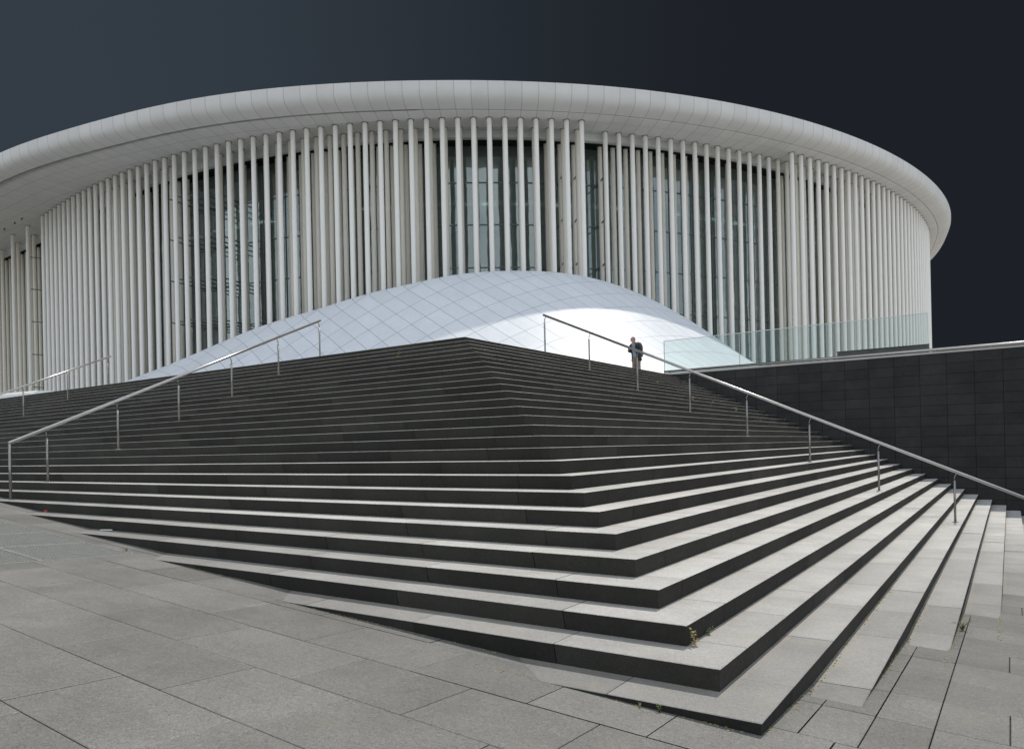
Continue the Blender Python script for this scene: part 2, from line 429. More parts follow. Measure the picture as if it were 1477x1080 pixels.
# ------------------------------------------------------------------ handrails
def handrail(label, base, line, posts, first_vertical=None, r=.031, side=None):
    """line: end points of the rail axis; posts: (foot point, point on the rail)"""
    root = tag(empty('handrail', base), label, 'handrail', 'stainless handrails on the stairs')
    inv = Matrix.Translation((-base[0], -base[1], -base[2]))
    m = MB(); m.tube(line, r, 14); o = m.build('rail', M['steel'], root); o.matrix_parent_inverse = inv
    for foot, top, full in posts:
        f, t = Vector(foot), Vector(top); m = MB()
        if full:
            m.tube([f, t], .024, 12)
        else:
            s = Vector(side); nk = Vector((f.x, f.y, t.z - .17))
            m.tube([f, nk], .021, 12)
            m.tube([nk + Vector((0, 0, -.01)), nk + Vector((0, 0, .045)), nk + Vector((0, 0, .09)) + s * .012, t + Vector((0, 0, -.055)) + s * -.0, t + Vector((0, 0, -.02))], .0105, 8,
                   radii=[.013, .012, .011, .010, .010])
        po = m.build('post', M['post'], root); po.matrix_parent_inverse = inv
        m = MB(); m.tube([f + Vector((0, 0, .001)), f + Vector((0, 0, .009))], .052, 18)
        q = m.build('base_plate', M['steel'], po)
    return root
# right-hand rail on the short flight
YR = 16.62; k1 = (5.055 - .362) / (-10.30 - .20)
def rz(x): return 5.055 + (x + 10.30) * k1
xe = .62 + 2 * TR
line = [(-10.33, YR, rz(-10.33)), (xe, YR, rz(xe))]
posts = []
for k in (27, 23, 19, 15, 11, 7, 3, -1, -5):
    px = X0 - k * TR - .37 * TR
    posts.append(((px - (0 if k < 27 else .0), YR, k * RI), (px + .03, YR, rz(px + .03)), False))
handrail('long stainless handrail running down the right flight past the person', (X0, YR, 0), line, posts, side=(1, 0, 0))
# left-hand rails on the long flight
def left_rail(XL, p0, p1, ks, label, full_first):
    sl = (p1[1] - p0[1]) / (p1[0] - p0[0])
    rzz = lambda y: p0[1] + (y - p0[0]) * sl
    posts = []
    for i, k in enumerate(ks):
        y = Y0 + k * TR + .45 * TR
        if i == 0 and full_first: y = p0[0]; posts.append(((XL, y, k * RI), (XL, y, rzz(y) + .004), True))
        else: posts.append(((XL, y, k * RI), (XL, y - .03, rzz(y - .03)), False))
    handrail(label, (XL, p0[0], 0), [(XL, p0[0] - .012, rzz(p0[0] - .012)), (XL, p1[0], rzz(p1[0]))], posts, side=(0, -1, 0))
left_rail(-15.22, (5.79, 1.80), (13.17, 5.03), (5, 7, 11, 15, 19, 23, 27), 'stainless handrail down the left flight starting at the pavement with a square corner post', True)
left_rail(-26.35, (8.05, 2.79), (13.24, 5.08), (13, 15, 19, 23, 27), 'short stainless handrail farthest left on the stairs', False)
# tube along the top of the wall
root = tag(empty('wall_rail', (-10.4, YW, TOP)), 'low stainless tube rail running along the top of the black wall', 'rail')
inv = Matrix.Translation((10.4, -YW, -TOP))
m = MB(); m.tube([(-10.42, YW - .03, TOP + .118), (13.5, YW - .03, TOP + .118)], .046, 14); o = m.build('rail', M['steel'], root); o.matrix_parent_inverse = inv
x = -10.2
while x < 13.4:
    m = MB(); m.tube([(x, YW + .06, TOP + .06), (x, YW + .04, TOP + .07), (x, YW - .02, TOP + .09)], .012, 8)
    o = m.build('bracket', M['steel'], root); o.matrix_parent_inverse = inv; x += 1.4

# ------------------------------------------------------------------ glass balustrade behind the wall
YB = 25.62
root = tag(empty('glass_balustrade', (-6, YB, TOP)), 'clear greenish glass balustrade with thin steel top rail above the black wall', 'balustrade')
inv = Matrix.Translation((6, -YB, -TOP))
gx = [-10.64, -7.82, -4.93, -2.02]
for i, (a, b) in enumerate(zip(gx[:-1], gx[1:])):
    n = 1
    zb = TOP + .05 if i < 2 else TOP + .36
    m = MB(); m.box(a + .008, b - .008, YB, YB + .017, TOP + .04 if i < 2 else TOP + .30, TOP + 1.315); o = m.build('glass_panel', M['bglass'], root); o.matrix_parent_inverse = inv
m = MB(); m.box(gx[0] - .01, gx[-1], YB - .008, YB + .025, TOP + 1.315, TOP + 1.337); o = m.build('top_rail', M['steel'], root); o.matrix_parent_inverse = inv
for a in gx:
    m = MB(); m.box(a - .0075, a + .0075, YB - .006, YB + .023, TOP + .02, TOP + 1.314); o = m.build('edge_trim', M['steel'], root); o.matrix_parent_inverse = inv
m = MB(); m.box(-4.60, -2.0, YB - .12, YB + .16, TOP - .0, TOP + .34); m.box(-4.62, -1.98, YB - .14, YB - .003, TOP + .342, TOP + .36)
o = m.build('kerb', M['kerb'], root); o.matrix_parent_inverse = inv

# ------------------------------------------------------------------ the hall: plan curve
C5 = [-4.525545134417792, 6.158868561667335, 4.14905122171952, -5.996385377413208, -2.1114731117277326, 50.38788762490477]
def poly(a):
    x = (a + 55) / 60; r_ = 0
    for c in C5: r_ = r_ * x + c
    return r_
KN = [(-180, 59.0), (-165, 66.5), (-150, 70.5), (-138, 65.2), (-126, 58.4), (-118, 54.3), (-112, None), (2, None), (10, 47.95), (22, 48.4), (40, 49.0), (75, 50), (110, 50), (145, 53), (180, 59.0)]
KN = [(a, r_ if r_ else poly(a)) for a, r_ in KN]
def Rc(a):
    a = (a + 180) % 360 - 180
    if -112 <= a <= 2: return poly(a)
    for i in range(len(KN) - 1):
        if KN[i][0] <= a <= KN[i + 1][0]:
            a0, r0 = KN[i]; a1, r1 = KN[i + 1]; t = (a - a0) / (a1 - a0)
            def sl(j):
                j0, j1 = max(j - 1, 0), min(j + 1, len(KN) - 1); return (KN[j1][1] - KN[j0][1]) / (KN[j1][0] - KN[j0][0])
            if KN[i][0] == 2: m0 = (poly(2) - poly(1)); m1 = sl(i + 1)
            elif KN[i + 1][0] == -112: m0 = sl(i); m1 = poly(-111) - poly(-112)
            else: m0, m1 = sl(i), sl(i + 1)
            h = a1 - a0; t2, t3 = t * t, t * t * t
            return (2 * t3 - 3 * t2 + 1) * r0 + (t3 - 2 * t2 + t) * h * m0 + (-2 * t3 + 3 * t2) * r1 + (t3 - t2) * h * m1
    return 50
WK = [(-180, 4), (-130, 7.5), (-112, 6.9), (-92, 5.2), (-84, 4.0), (-80, 3.6), (-75, 3.3), (-68, 2.7), (-62, 2.2), (-55, 1.9), (100, 1.9), (181, 4)]
def interp(a, K):
    for (a0, v0), (a1, v1) in zip(K[:-1], K[1:]):
        if a0 <= a <= a1: return v0 + (v1 - v0) * (a - a0) / (a1 - a0)
    return K[0][1] if a < K[0][0] else K[-1][1]
def Wo(a):
    a = (a + 180) % 360 - 180
    return sum(interp(max(-180, min(180, a + d)), WK) for d in (-4, -2, 0, 2, 4)) / 5
def pp(a, rho):
    r_ = Rc(a) + rho; return CEN[0] + r_ * math.cos(R(a)), CEN[1] + r_ * math.sin(R(a))
# column stations: equal 0.925 m steps measured along the outer row, one of them at the known column
PITCH = .9265
a_known = math.degrees(math.atan2(34.20 - CEN[1], -25.81 - CEN[0]))
def march(a0, sgn, lim):
    out = []; a = a0
    while (a < lim) if sgn > 0 else (a > lim):
        p = pp(a, 0); st = .5 * sgn
        lo, hi = 0, 3.0
        for _ in range(24):
            mid = (lo + hi) / 2; q = pp(a + sgn * mid, 0)
            if math.hypot(q[0] - p[0], q[1] - p[1]) < PITCH: lo = mid
            else: hi = mid
        a += sgn * lo; out.append(a)
    return out
stations = sorted(march(a_known, -1, -136) + [a_known] + march(a_known, 1, 40))

hall = tag(empty('concert_hall', (CEN[0], CEN[1], TOP)), 'round white concert hall ringed by slender white columns under a curved overhanging roof edge', 'concert hall')
HI = Matrix.Translation((-CEN[0], -CEN[1], -TOP))
def hp(mb, name, mats, **kw):
    o = mb.build(name, mats, hall, **kw); o.matrix_parent_inverse = HI; return o

ZS = 21.0
def ring_pts(n=420): return [-180 + 360 * i / n for i in range(n)]
# fine division near the camera side
ANG = []
a = -180.
while a < 180: ANG.append(a); a += .53 if -140 < a < 45 else 3.
# arc index for seams: one seam on every column
def sidx(a):
    if a <= stations[0]: return (a - stations[0]) / (stations[1] - stations[0])
    if a >= stations[-1]: return len(stations) - 1 + (a - stations[-1]) / (stations[-1] - stations[-2])
    lo, hi = 0, len(stations) - 1
    while hi - lo > 1:
        mid = (lo + hi) // 2
        if stations[mid] <= a: lo = mid
        else: hi = mid
    return lo + (a - stations[lo]) / (stations[hi] - stations[lo])
def revolve(mb, rows, m=0, smooth=True, angs=None):
    angs = angs or ANG
    n = len(angs)
    for i in range(n):
        a, b = angs[i], angs[(i + 1) % n]
        b_ = b if b > a else b + 360
        A, B = rows(a), rows(b)
        ia, ib = sidx(a), sidx(b_) if b > a else sidx(a) + 1
        for j in range(len(A) - 1):
            pts = []
            for (aa, q) in ((a, A[j]), (a, A[j + 1]), (b, B[j + 1]), (b, B[j])):
                x, y = pp(aa, q[0]); pts.append((x, y, q[1]))
            mb.face(pts, m, .5, smooth, [(ia, A[j][2]), (ia, A[j + 1][2]), (ib, B[j + 1][2]), (ib, B[j][2])])
def rim(a):
    W = Wo(a)
    K = [(-1.62, 21.0), (-1.25, 21.0), (0, 21.0), (max(.35, W - 1.6), 21.06), (max(.6, W - 1.05), 21.14), (W - .6, 21.27), (W - .35, 21.40), (W - .17, 21.58), (W - .06, 21.80), (W, 22.02),
         (W - .005, 22.18), (W - .05, 22.32), (W - .16, 22.43), (W - .4, 22.52), (W - 1.2, 22.60), (-1.5, 22.72), (-12, 23.0), (-44, 23.4)]
    out = []
    for i, (rho, z) in enumerate(K):
        # v: soffit seams at the column rows and every 1.2 m back from the edge seam
        if rho <= 0: v = 10 + (0 - rho) / 1.25 * 1.0 if z < 21.01 else 40.5
        elif i <= 4:
            v = None
        else: v = 0.02 + .9 * (i - 4) / 20
        if v is None:
            v = (W - 1.05 - rho) / 1.2 * 1.0
        out.append((rho, z, v))
    return out
rf = MB()
def rim_rows(a):
    W = Wo(a); seamr = W - 1.05
    rows = []
    # outer curved band (no ring seams), v from .04 to .96
    band = [(W - 1.05, 21.10), (W - 1.02, 21.104), (W - .8, 21.14), (W - .58, 21.185), (W - .40, 21.24), (W - .25, 21.31), (W - .14, 21.40), (W - .07, 21.51), (W - .02, 21.67), (W, 21.88), (W, 22.24)]
    return [(r_, z, -.0 - .07 * i) for i, (r_, z) in enumerate(band)]
revolve(rf, rim_rows)
def soff_rows(a):
    W = Wo(a); s = W - 1.05; n = 7
    out = []
    for i in range(n + 1):
        rho = s * (1 - i / n); z = 21.0 + .10 * (1 - i / n) ** 1.5
        out.append((rho, z, (s - rho) / 1.22))
    return out
revolve(rf, soff_rows)
revolve(rf, lambda a: [(0, 21.0, 0), (-.6, 21.0, .48), (-1.25, 21.0, 1.0), (-1.62, 21.0, 1.3)])
hp(rf, 'roof_edge', M['roofpanel'], weld=True)
rt = MB(); revolve(rt, lambda a: [(Wo(a), 22.24, 0), (Wo(a) - .04, 22.245, 0), (Wo(a) - .4, 22.30, 0), (Wo(a) - 1.2, 22.45, 0), (-1.5, 22.72, 0), (-12, 23.0, 0), (-30, 23.3, 0), (-47.0 if Rc(a) > 47 else -46, 23.4, 0)])
hp(rt, 'roof', M['fascia'])
fs = MB()
revolve(fs, lambda a: [(-1.62, 20.998, 0), (-1.66, 20.62, 0), (-1.70, 20.58, 0), (-2.0, 20.58, 0)])
hp(fs, 'fascia_band', M['fascia'])
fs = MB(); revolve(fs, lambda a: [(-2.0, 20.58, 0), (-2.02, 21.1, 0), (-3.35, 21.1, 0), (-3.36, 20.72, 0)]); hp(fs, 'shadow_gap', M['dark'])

# glass skin and its frames
GRHO = -3.3
ga = [a for a in ANG if -142 <= a <= 47]
gl = MB(); n = len(ga)
for a, b in zip(ga[:-1], ga[1:]):
    p, q = pp(a, GRHO), pp(b, GRHO)
    gl.face([(p[0], p[1], TOP), (q[0], q[1], TOP), (q[0], q[1], 20.75), (p[0], p[1], 20.75)], smooth=True)
hp(gl, 'glass_wall', M['glass'], weld=True)
bk = MB()
rest = [a for a in [47 + i * 3 for i in range(58)] if a <= 218] + [218]
for a, b in zip(rest[:-1], rest[1:]):
    p, q = pp(a, -2.5), pp(b, -2.5)
    bk.face([(p[0], p[1], TOP - .2), (q[0], q[1], TOP - .2), (q[0], q[1], 20.9), (p[0], p[1], 20.9)])
hp(bk, 'rear_wall', M['fascia'])
MZ = [18.4, 15.72, 13.0, 10.25, 7.5]
fr = MB()
for z in MZ + [20.68, TOP + .05]:
    for a, b in zip(ga[:-1], ga[1:]):
        for r1, r2, z1, z2 in ((GRHO + .05, GRHO + .05, z - .035, z + .035), (GRHO + .05, GRHO + .003, z + .035, z + .035), (GRHO + .003, GRHO + .05, z - .035, z - .035)):
            p, q, p2, q2 = pp(a, r1), pp(b, r1), pp(a, r2), pp(b, r2)
            fr.face([(p[0], p[1], z1), (q[0], q[1], z1), (q2[0], q2[1], z2), (p2[0], p2[1], z2)])
for i, a in enumerate(stations):
    if i % 2 == 0 and -118 < a < 20:
        c, s = math.cos(R(a)), math.sin(R(a)); p = pp(a, GRHO)
        Mx = Matrix(((c, -s, 0, p[0]), (s, c, 0, p[1]), (0, 0, 1, 0), (0, 0, 0, 1)))
        fr.box(.002, .06, -.02, .02, TOP, 20.7, M=Mx)
hp(fr, 'window_frame', M['mullion'])
# inside: floors, inner drum, stairs, ceiling
ia = [a for i, a in enumerate(ga) if i % 3 == 0]
it = MB()
for a, b in zip(ia[:-1], ia[1:]):
    p, q = pp(a, -11), pp(b, -11)
    it.face([(p[0], p[1], TOP), (q[0], q[1], TOP), (q[0], q[1], 20.9), (p[0], p[1], 20.9)], smooth=True)
hp(it, 'inner_drum', M['interior'])
fl = MB()
for z, r0_, th_ in ((17.95, -5.2, .32), (12.2, -6.5, .3), (7.9, -6.0, .3)):
    for a, b in zip(ia[:-1], ia[1:]):
        if z < 14 and -75 < a < -45 : continue
        P = [pp(a, r0_), pp(b, r0_), pp(b, -11), pp(a, -11)]
        fl.face([(x, y, z) for x, y in P]); fl.face([(x, y, z - th_) for x, y in P][::-1])
        fl.face([(P[0][0], P[0][1], z - th_), (P[1][0], P[1][1], z - th_), (P[1][0], P[1][1], z), (P[0][0], P[0][1], z)])
hp(fl, 'inner_floors', M['slab'])
ls = MB()
for i, a in enumerate(ia[:-1]):
    b = ia[i + 1]; P = [pp(a, -4.7), pp(b, -4.7), pp(b, -5.0), pp(a, -5.0)]
    ls.face([(x, y, 17.5) for x, y in P][::-1]); ls.face([(P[0][0], P[0][1], 17.5), (P[1][0], P[1][1], 17.5), (P[1][0], P[1][1], 17.62), (P[0][0], P[0][1], 17.62)])
hp(ls, 'ceiling_lights', M['lamp'])
sr = MB()
for a0 in (-81.5, -35.5):
    for k in range(54):
        a = a0 + (k % 18) * (.16 if (k // 18) % 2 == 0 else -.16) + (0 if (k // 18) % 2 == 0 else 2.7)
        p = pp(a, -7.2); c, s = math.cos(R(a)), math.sin(R(a))
        Mx = Matrix(((c, -s, 0, p[0]), (s, c, 0, p[1]), (0, 0, 1, 5.2 + k * .25), (0, 0, 0, 1)))
        sr.box(-1.4, 1.0, -.2, .2, -.05, .05, M=Mx)
        if k % 2 == 0: sr.box(.96, 1.0, -.02, .02, .05, 1.0, M=Mx)
hp(sr, 'inner_stairs', M['stair_in'])

# columns
GAP1 = lambda a: -47.9 < a < -30.9
def gone(a): return -48.15 < a < -47.1
cols = []     # (visible weight, angle, rho, z top, row)
for i, a in enumerate(stations):
    if gone(a): continue
    far_left = a < -101.3
    if not GAP1(a):
        if not far_left or i % 4 == 0: cols.append([a, 0, 21.0, 0])
    if not (-80.9 < a < -76.9) :
        if not far_left or i % 4 in (1, 0): cols.append([a, -1.25, 21.0, 1])
    if not (-81.2 < a < -75.9) and not (-34.3 < a < -29.2) and not (-58.3 < a < -51.3):
        cols.append([a, -2.5, 20.58, 2])
        if far_left: cols.append([(a + stations[i + 1]) / 2, -2.65, 20.58, 2])
def colmesh(zt, n=14, r=.145):
    m = MB(); m.tube([(0, 0, 0), (0, 0, 16.9)], r, n, caps=False)
    return m
protos = {}
def col_obj(a, rho, zt, row, kindmat):
    key = (zt, kindmat)
    if key not in protos:
        m = MB(); m.tube([(0, 0, -.1), (0, 0, zt - TOP + .05)], .149, 16, caps=False)
        # dark ring standing in for the shadow where the column meets the soffit
        m.tube([(0, 0, zt - TOP - .022), (0, 0, zt - TOP + .03)], .20, 16, m=1, caps=True)
        me = m.build('column', [M[kindmat], M['mullion']])
        protos[key] = me.data; bpy.data.objects.remove(me)
    o = bpy.data.objects.new('column', protos[key]); COL.objects.link(o)
    x, y = pp(a, rho); o.location = (x - CEN[0], y - CEN[1], 0); o.rotation_euler = (0, 0, R(a)); o.parent = hall
    return o
def share(c): # columns seen largest
    a, rho, zt, row = c
    x, y = pp(a, rho)
    vis = 1 if (-112.5 < a < 3) else 0
    return (vis * (2 if row == 0 or (row == 1 and GAP1(a)) else 1), -math.hypot(x, y))
cols.sort(key=share, reverse=True)
for c in cols[:100]:
    col_obj(*c[:4], 'column' if c[3] == 0 or GAP1(c[0]) and c[3] == 1 else 'column2')
st = MB()
for a, rho, zt, row in cols[100:]:
    x, y = pp(a, rho)
    st.tube([(x, y, TOP - .1), (x, y, zt + .02)], .149, 12, m=0, caps=False)
    st.tube([(x, y, zt - .022), (x, y, zt + .01)], .19, 12, m=1, caps=True)  # painted shadow ring under the soffit
o = hp(st, 'rear_columns', [M['column2'], M['mullion']]); o['kind'] = 'stuff'
# tie brackets where the outer screen opens
nb = 0
for i, a in enumerate(stations):
    if (-81.2 < a < -75.6) or (-50.0 < a < -46.0 and not gone(a)) or (-106 < a < -101.5 and i % 4 == 0):
        for z in MZ:
            rho0 = 0 if a < -60 else -1.25
            p, q = pp(a, rho0 - .1), pp(a, GRHO + .05)
            m = MB(); m.tube([(p[0], p[1], z), (q[0], q[1], z)], .045, 6)
            m.tube([(q[0], q[1], z - .12), (q[0], q[1], z + .12)], .05, 6)
            if nb < 90: hp(m, 'bracket', M['mullion'])
            nb += 1
# slot lights in the wide part of the canopy
for a, rho in ((-103.6, .9), (-105.4, .95), (-108.1, 1.0)):
    x, y = pp(a, rho); c, s = math.cos(R(a)), math.sin(R(a))
    m = MB(); m.box(-.05, .05, -.30, .30, 20.985, 21.05, M=Matrix(((c, -s, 0, x), (s, c, 0, y), (0, 0, 1, 0), (0, 0, 0, 1))))
    hp(m, 'ceiling_slot', M['dark'])

# ------------------------------------------------------------------ entrance shell
PH = [-92, -84, -79, -74.5, -71, -69, -65.6, -62.3, -59.8, -58, -55.8, -53.6, -51.4, -49.2, -47.1, -45.2, -43, -41, -39, -37, -33., -30]
ZC = [3.99, 5.69, 6.4, 7.47, 8.53, 9.08, 9.72, 10.51, 10.89, 11.27, 11.47, 11.54, 11.49, 11.26, 10.78, 10.09, 9.08, 7.83, 6.12, 5.02, 3.4, 2.6]
FP = [(-92, 9), (-75, 11), (-64, 12), (-56, 12.5), (-50, 13.2), (-44, 13), (-40, 11.8), (-30, 10)]
def zcrest(a):
    K = list(zip(PH, ZC)); h = 1.0
    return sum(interp(a + d, K) * w_ for d, w_ in ((-1.6, .12), (-.8, .23), (0, .3), (.8, .23), (1.6, .12)))
def footr(a): return sum(interp(a + d, FP) for d in (-3, -1.5, 0, 1.5, 3)) / 5
CU = [2.35565, 5.47277, 0.63959, -2.67195, 0.64327, -14.10353, 0.9743, 0.83981, -0.62179, 0.33632, 0.82362, 1.26994, -0.79397, -1.26556, -1.07902]
CV = [1.86383, 3.89692, 0.71473, -2.06414, 0.39279, 5.68521, 2.41958, -0.3235, 0.321, -1.8006, -1.09638, 0.59449, -0.15288, -1.16225, 1.08221]
def shell_uv(x, y):
    # the two families of panel joints, as smooth functions over the shell
    a = math.degrees(math.atan2(y - CEN[1], x - CEN[0])); rho = math.hypot(x - CEN[0], y - CEN[1]) - Rc(a)
    q = (a + 58) / 15; r_ = (rho - 6) / 5
    B = [q ** i * r_ ** j for i in range(5) for j in range(5 - i)]
    return sum(c * b for c, b in zip(CU, B)), sum(c * b for c, b in zip(CV, B))
sh = MB(); NA, NRr = 200, 60
g2 = []
for i in range(NA + 1):
    a = -92 + 62 * i / NA; row = []
    F = footr(a)
    for j in range(NRr + 1):
        t = j / NRr; rho = 1.0 + (F - 1.0) * t
        tt = max(0, (rho - 1.5) / (F - 1.5))
        x, y = pp(a, rho); z = 4.0 + (zcrest(a) - 4.0) * (1 + math.cos(pi * tt)) / 2
        row.append((x, y, z))
    g2.append(row)
for i in range(NA):
    for j in range(NRr):
        q = [g2[i][j], g2[i][j + 1], g2[i + 1][j + 1], g2[i + 1][j]]
        sh.face(q, 0, .5, True, [shell_uv(p[0], p[1]) for p in q])
    q = [g2[i][0], g2[i + 1][0]]
    sh.face([(q[0][0], q[0][1], TOP - .3), q[0], q[1], (q[1][0], q[1][1], TOP - .3)][::-1], 0, .5, False, [(.5, .5)] * 4)
o = sh.build('entrance_shell', M['shell'], weld=True)
tag(o, 'low white curved shell clad in diamond panels rising from the terrace before the hall', 'entrance shell')
# tail of the next shell, far left
sk = MB(); n = 14; ring = []
for i in range(n + 1):
    t = i / n; x = -38.1 - 16 * t; zt = 4.74 + .28 * (t ** .8)
    ring.append([(x, 15.5, TOP - .1), (x, 15.55, zt - .12), (x, 15.75, zt), (x, 16.4, zt + .02), (x, 16.6, TOP - .1)])
for i in range(n):
    for j in range(4):
        q = [ring[i][j], ring[i + 1][j], ring[i + 1][j + 1], ring[i][j + 1]]
        sk.face(q, 0, .5, False, [(i, .5)] * 2 + [(i, .5)] * 2)
sk.face(ring[0][::-1], 0, .5, False, [(.5, .5)] * 5); sk.face(ring[-1], 0, .5, False, [(.5, .5)] * 5)
tag(sk.build('parapet', M['fascia']), 'low pale parapet at the head of the stairs at the far left edge', 'parapet')

# ------------------------------------------------------------------ steel grating let into the pavement
root = tag(empty('floor_grating', (-11, 3.4, gz(-11, 3.4))), 'galvanised steel grating let into the slabs at the left', 'grating')
inv = Matrix.Translation((11, -3.4, -gz(-11, 3.4)))
def gpanel(x0, x1, y0, y1):
    m = MB(); h = .028
    def bar(xa, xb, ya, yb, d=0):
        T = [(xa, ya), (xb, ya), (xb, yb), (xa, yb)]
        top = [(x, y, gz(x, y) - d) for x, y in T]; bot = [(x, y, gz(x, y) - d - h) for x, y in T]
        m.face(top)
        for i in range(4): m.face([bot[i], bot[(i + 1) % 4], top[(i + 1) % 4], top[i]])
    e = .012
    bar(x0, x1, y0, y0 + .02); bar(x0, x1, y1 - .02, y1); bar(x0, x0 + .02, y0 + .021, y1 - .021); bar(x1 - .02, x1, y0 + .021, y1 - .021)
    y = y0 + .045
    while y < y1 - .04: bar(x0 + .021, x1 - .021, y, y + .013, .002); y += .034
    x = x0 + .08
    while x < x1 - .05: bar(x, x + .005, y0 + .021, y1 - .021, .006); x += .1
    o = m.build('grating_panel', M['galv'], root); o.matrix_parent_inverse = inv
for i in range(5):
    for j in range(3):
        gpanel(GR[1] - 1.17 * (i + 1) + .006, GR[1] - 1.17 * i - .006, GR[3] - 1.0 * (j + 1) + .006, GR[3] - 1.0 * j - .006)

# ------------------------------------------------------------------ the person
def skin_mesh(name, verts, edges, radii, mat, parent, inv, sub=2, root=0):
    me = bpy.data.meshes.new(name); me.from_pydata(verts, edges, []); o = bpy.data.objects.new(name, me); COL.objects.link(o)
    md = o.modifiers.new('s', 'SKIN'); md.use_smooth_shade = True
    for i, v in enumerate(me.skin_vertices[0].data):
        r_ = radii[i]; v.radius = (r_, r_) if isinstance(r_, (int, float)) else r_; v.use_root = (i == root)
    sb = o.modifiers.new('b', 'SUBSURF'); sb.levels = sub; sb.render_levels = sub
    dg = bpy.context.evaluated_depsgraph_get(); dg.update()
    nm = bpy.data.meshes.new_from_object(o.evaluated_get(dg)); bpy.data.objects.remove(o)
    nm.materials.clear(); nm.materials.append(mat)
    for p in nm.polygons: p.use_smooth = True
    q = bpy.data.objects.new(name, nm); COL.objects.link(q); q.parent = parent
    if inv is not None: q.matrix_parent_inverse = inv
    return q
def blob(name, parts, mat, parent, sm=True):
    """several ellipsoids fused by remesh"""
    bm = bmesh.new()
    for (c, s, rot) in parts:
        Mx = Matrix.Translation(c) @ Matrix.Rotation(rot, 4, 'X') @ Matrix.Diagonal((*s, 1))
        bmesh.ops.create_uvsphere(bm, u_segments=16, v_segments=10, radius=1, matrix=Mx)
    me = bpy.data.meshes.new(name); bm.to_mesh(me); bm.free()
    o = bpy.data.objects.new(name, me); COL.objects.link(o)
    md = o.modifiers.new('r', 'REMESH'); md.mode = 'VOXEL'; md.voxel_size = .012; md.use_smooth_shade = True
    sm_ = o.modifiers.new('k', 'SMOOTH'); sm_.factor = .5; sm_.iterations = 4
    dg = bpy.context.evaluated_depsgraph_get(); dg.update()
    nm = bpy.data.meshes.new_from_object(o.evaluated_get(dg)); bpy.data.objects.remove(o)
    nm.materials.clear(); nm.materials.append(mat)
    q = bpy.data.objects.new(name, nm); COL.objects.link(q)
    if parent: q.parent = parent
    return q
PX, PY = -12.10, 26.36
# the person faces local -Y; turned to look down the left of the picture, slightly towards the stairs
face_dir = math.atan2(-.95, -.30)          # world heading of the gaze
prz = face_dir + pi / 2
person = tag(empty('person', (PX, PY, TOP), prz), 'person in dark open jacket and khaki trousers standing at the head of the stairs', 'person')
# body (skin colour) : one continuous figure, leaning forward, right hand raised near the chin, left hand at the waist strap
V = [(0, 0, .93), (0, -.01, 1.08), (0, -.05, 1.27), (0, -.10, 1.42), (0, -.145, 1.50), (0, -.185, 1.56), (0, -.20, 1.63),
     (.10, 0, .88), (.12, -.03, .50), (.12, .02, .09), (.12, -.12, .035),
     (-.10, 0, .88), (-.13, -.01, .50), (-.14, .05, .09), (-.15, -.09, .035),
     (.19, -.09, 1.40), (.27, -.06, 1.15), (.20, -.28, 1.16), (.155, -.335, 1.19),
     (-.19, -.09, 1.40), (-.30, -.05, 1.16), (-.17, -.27, 1.22), (-.12, -.33, 1.27)]
Eg = [(0, 1), (1, 2), (2, 3), (3, 4), (4, 5), (5, 6), (0, 7), (7, 8), (8, 9), (9, 10), (0, 11), (11, 12), (12, 13), (13, 14),
      (3, 15), (15, 16), (16, 17), (17, 18), (3, 19), (19, 20), (20, 21), (21, 22)]
Rr = [.11, .10, .11, .085, .055, .075, .085, .09, .06, .042, .035, .09, .06, .042, .035,
      .05, .042, .033, .036, .05, .042, .033, .036]
body = skin_mesh('body', V, Eg, Rr, M['skin'], person, None)
def fingers(base, d, up, sgn):
    fm = MB(); base = Vector(base); d = Vector(d).normalized(); up = Vector(up).normalized(); sd = d.cross(up).normalized()
    for i, L in enumerate((.066, .074, .070, .056)):
        b0 = base + sd * (-.027 + .018 * i); b1 = b0 + d * L * .55; b2 = b1 + (d * .6 - up * .6) * L * .5
        fm.tube([b0, b1, b2], .008, 8, radii=[.009, .0085, .007])
    b0 = base - d * .04 + sd * .03 * sgn; fm.tube([b0, b0 + sd * .03 * sgn + d * .02, b0 + sd * .035 * sgn + d * .05], .009, 8, radii=[.011, .01, .008])
    return fm
hd = fingers((.145, -.355, 1.205), (-.6, -.6, .3), (0, 0, 1), 1); hd.build('hand', M['skin'], person)
hd = fingers((-.11, -.35, 1.285), (.5, -.6, .5), (0, 0, 1), -1); hd.build('hand', M['skin'], person)
blob('head', [((0, -.205, 1.60), (.074, .092, .108), .25), ((0, -.265, 1.555), (.05, .045, .05), 0), ((0, -.302, 1.592), (.013, .02, .02), 0), ((0, -.285, 1.545), (.028, .014, .009), 0),
              ((.078, -.20, 1.59), (.01, .02, .03), 0), ((-.078, -.20, 1.59), (.01, .02, .03), 0)], M['skin'], person)
m = MB()
for sx in (-.03, .03):
    m.tube([(sx, -.292, 1.612), (sx, -.300, 1.612)], .016, 10)
m.tube([(-.075, -.22, 1.62), (-.06, -.285, 1.617), (.06, -.285, 1.617), (.075, -.22, 1.62)], .004, 6)
m.build('sunglasses', M['pack'], person)
blob('hair', [((0, -.185, 1.640), (.083, .098, .082), .2), ((0, -.14, 1.585), (.078, .06, .07), 0)], M['hair'], person)
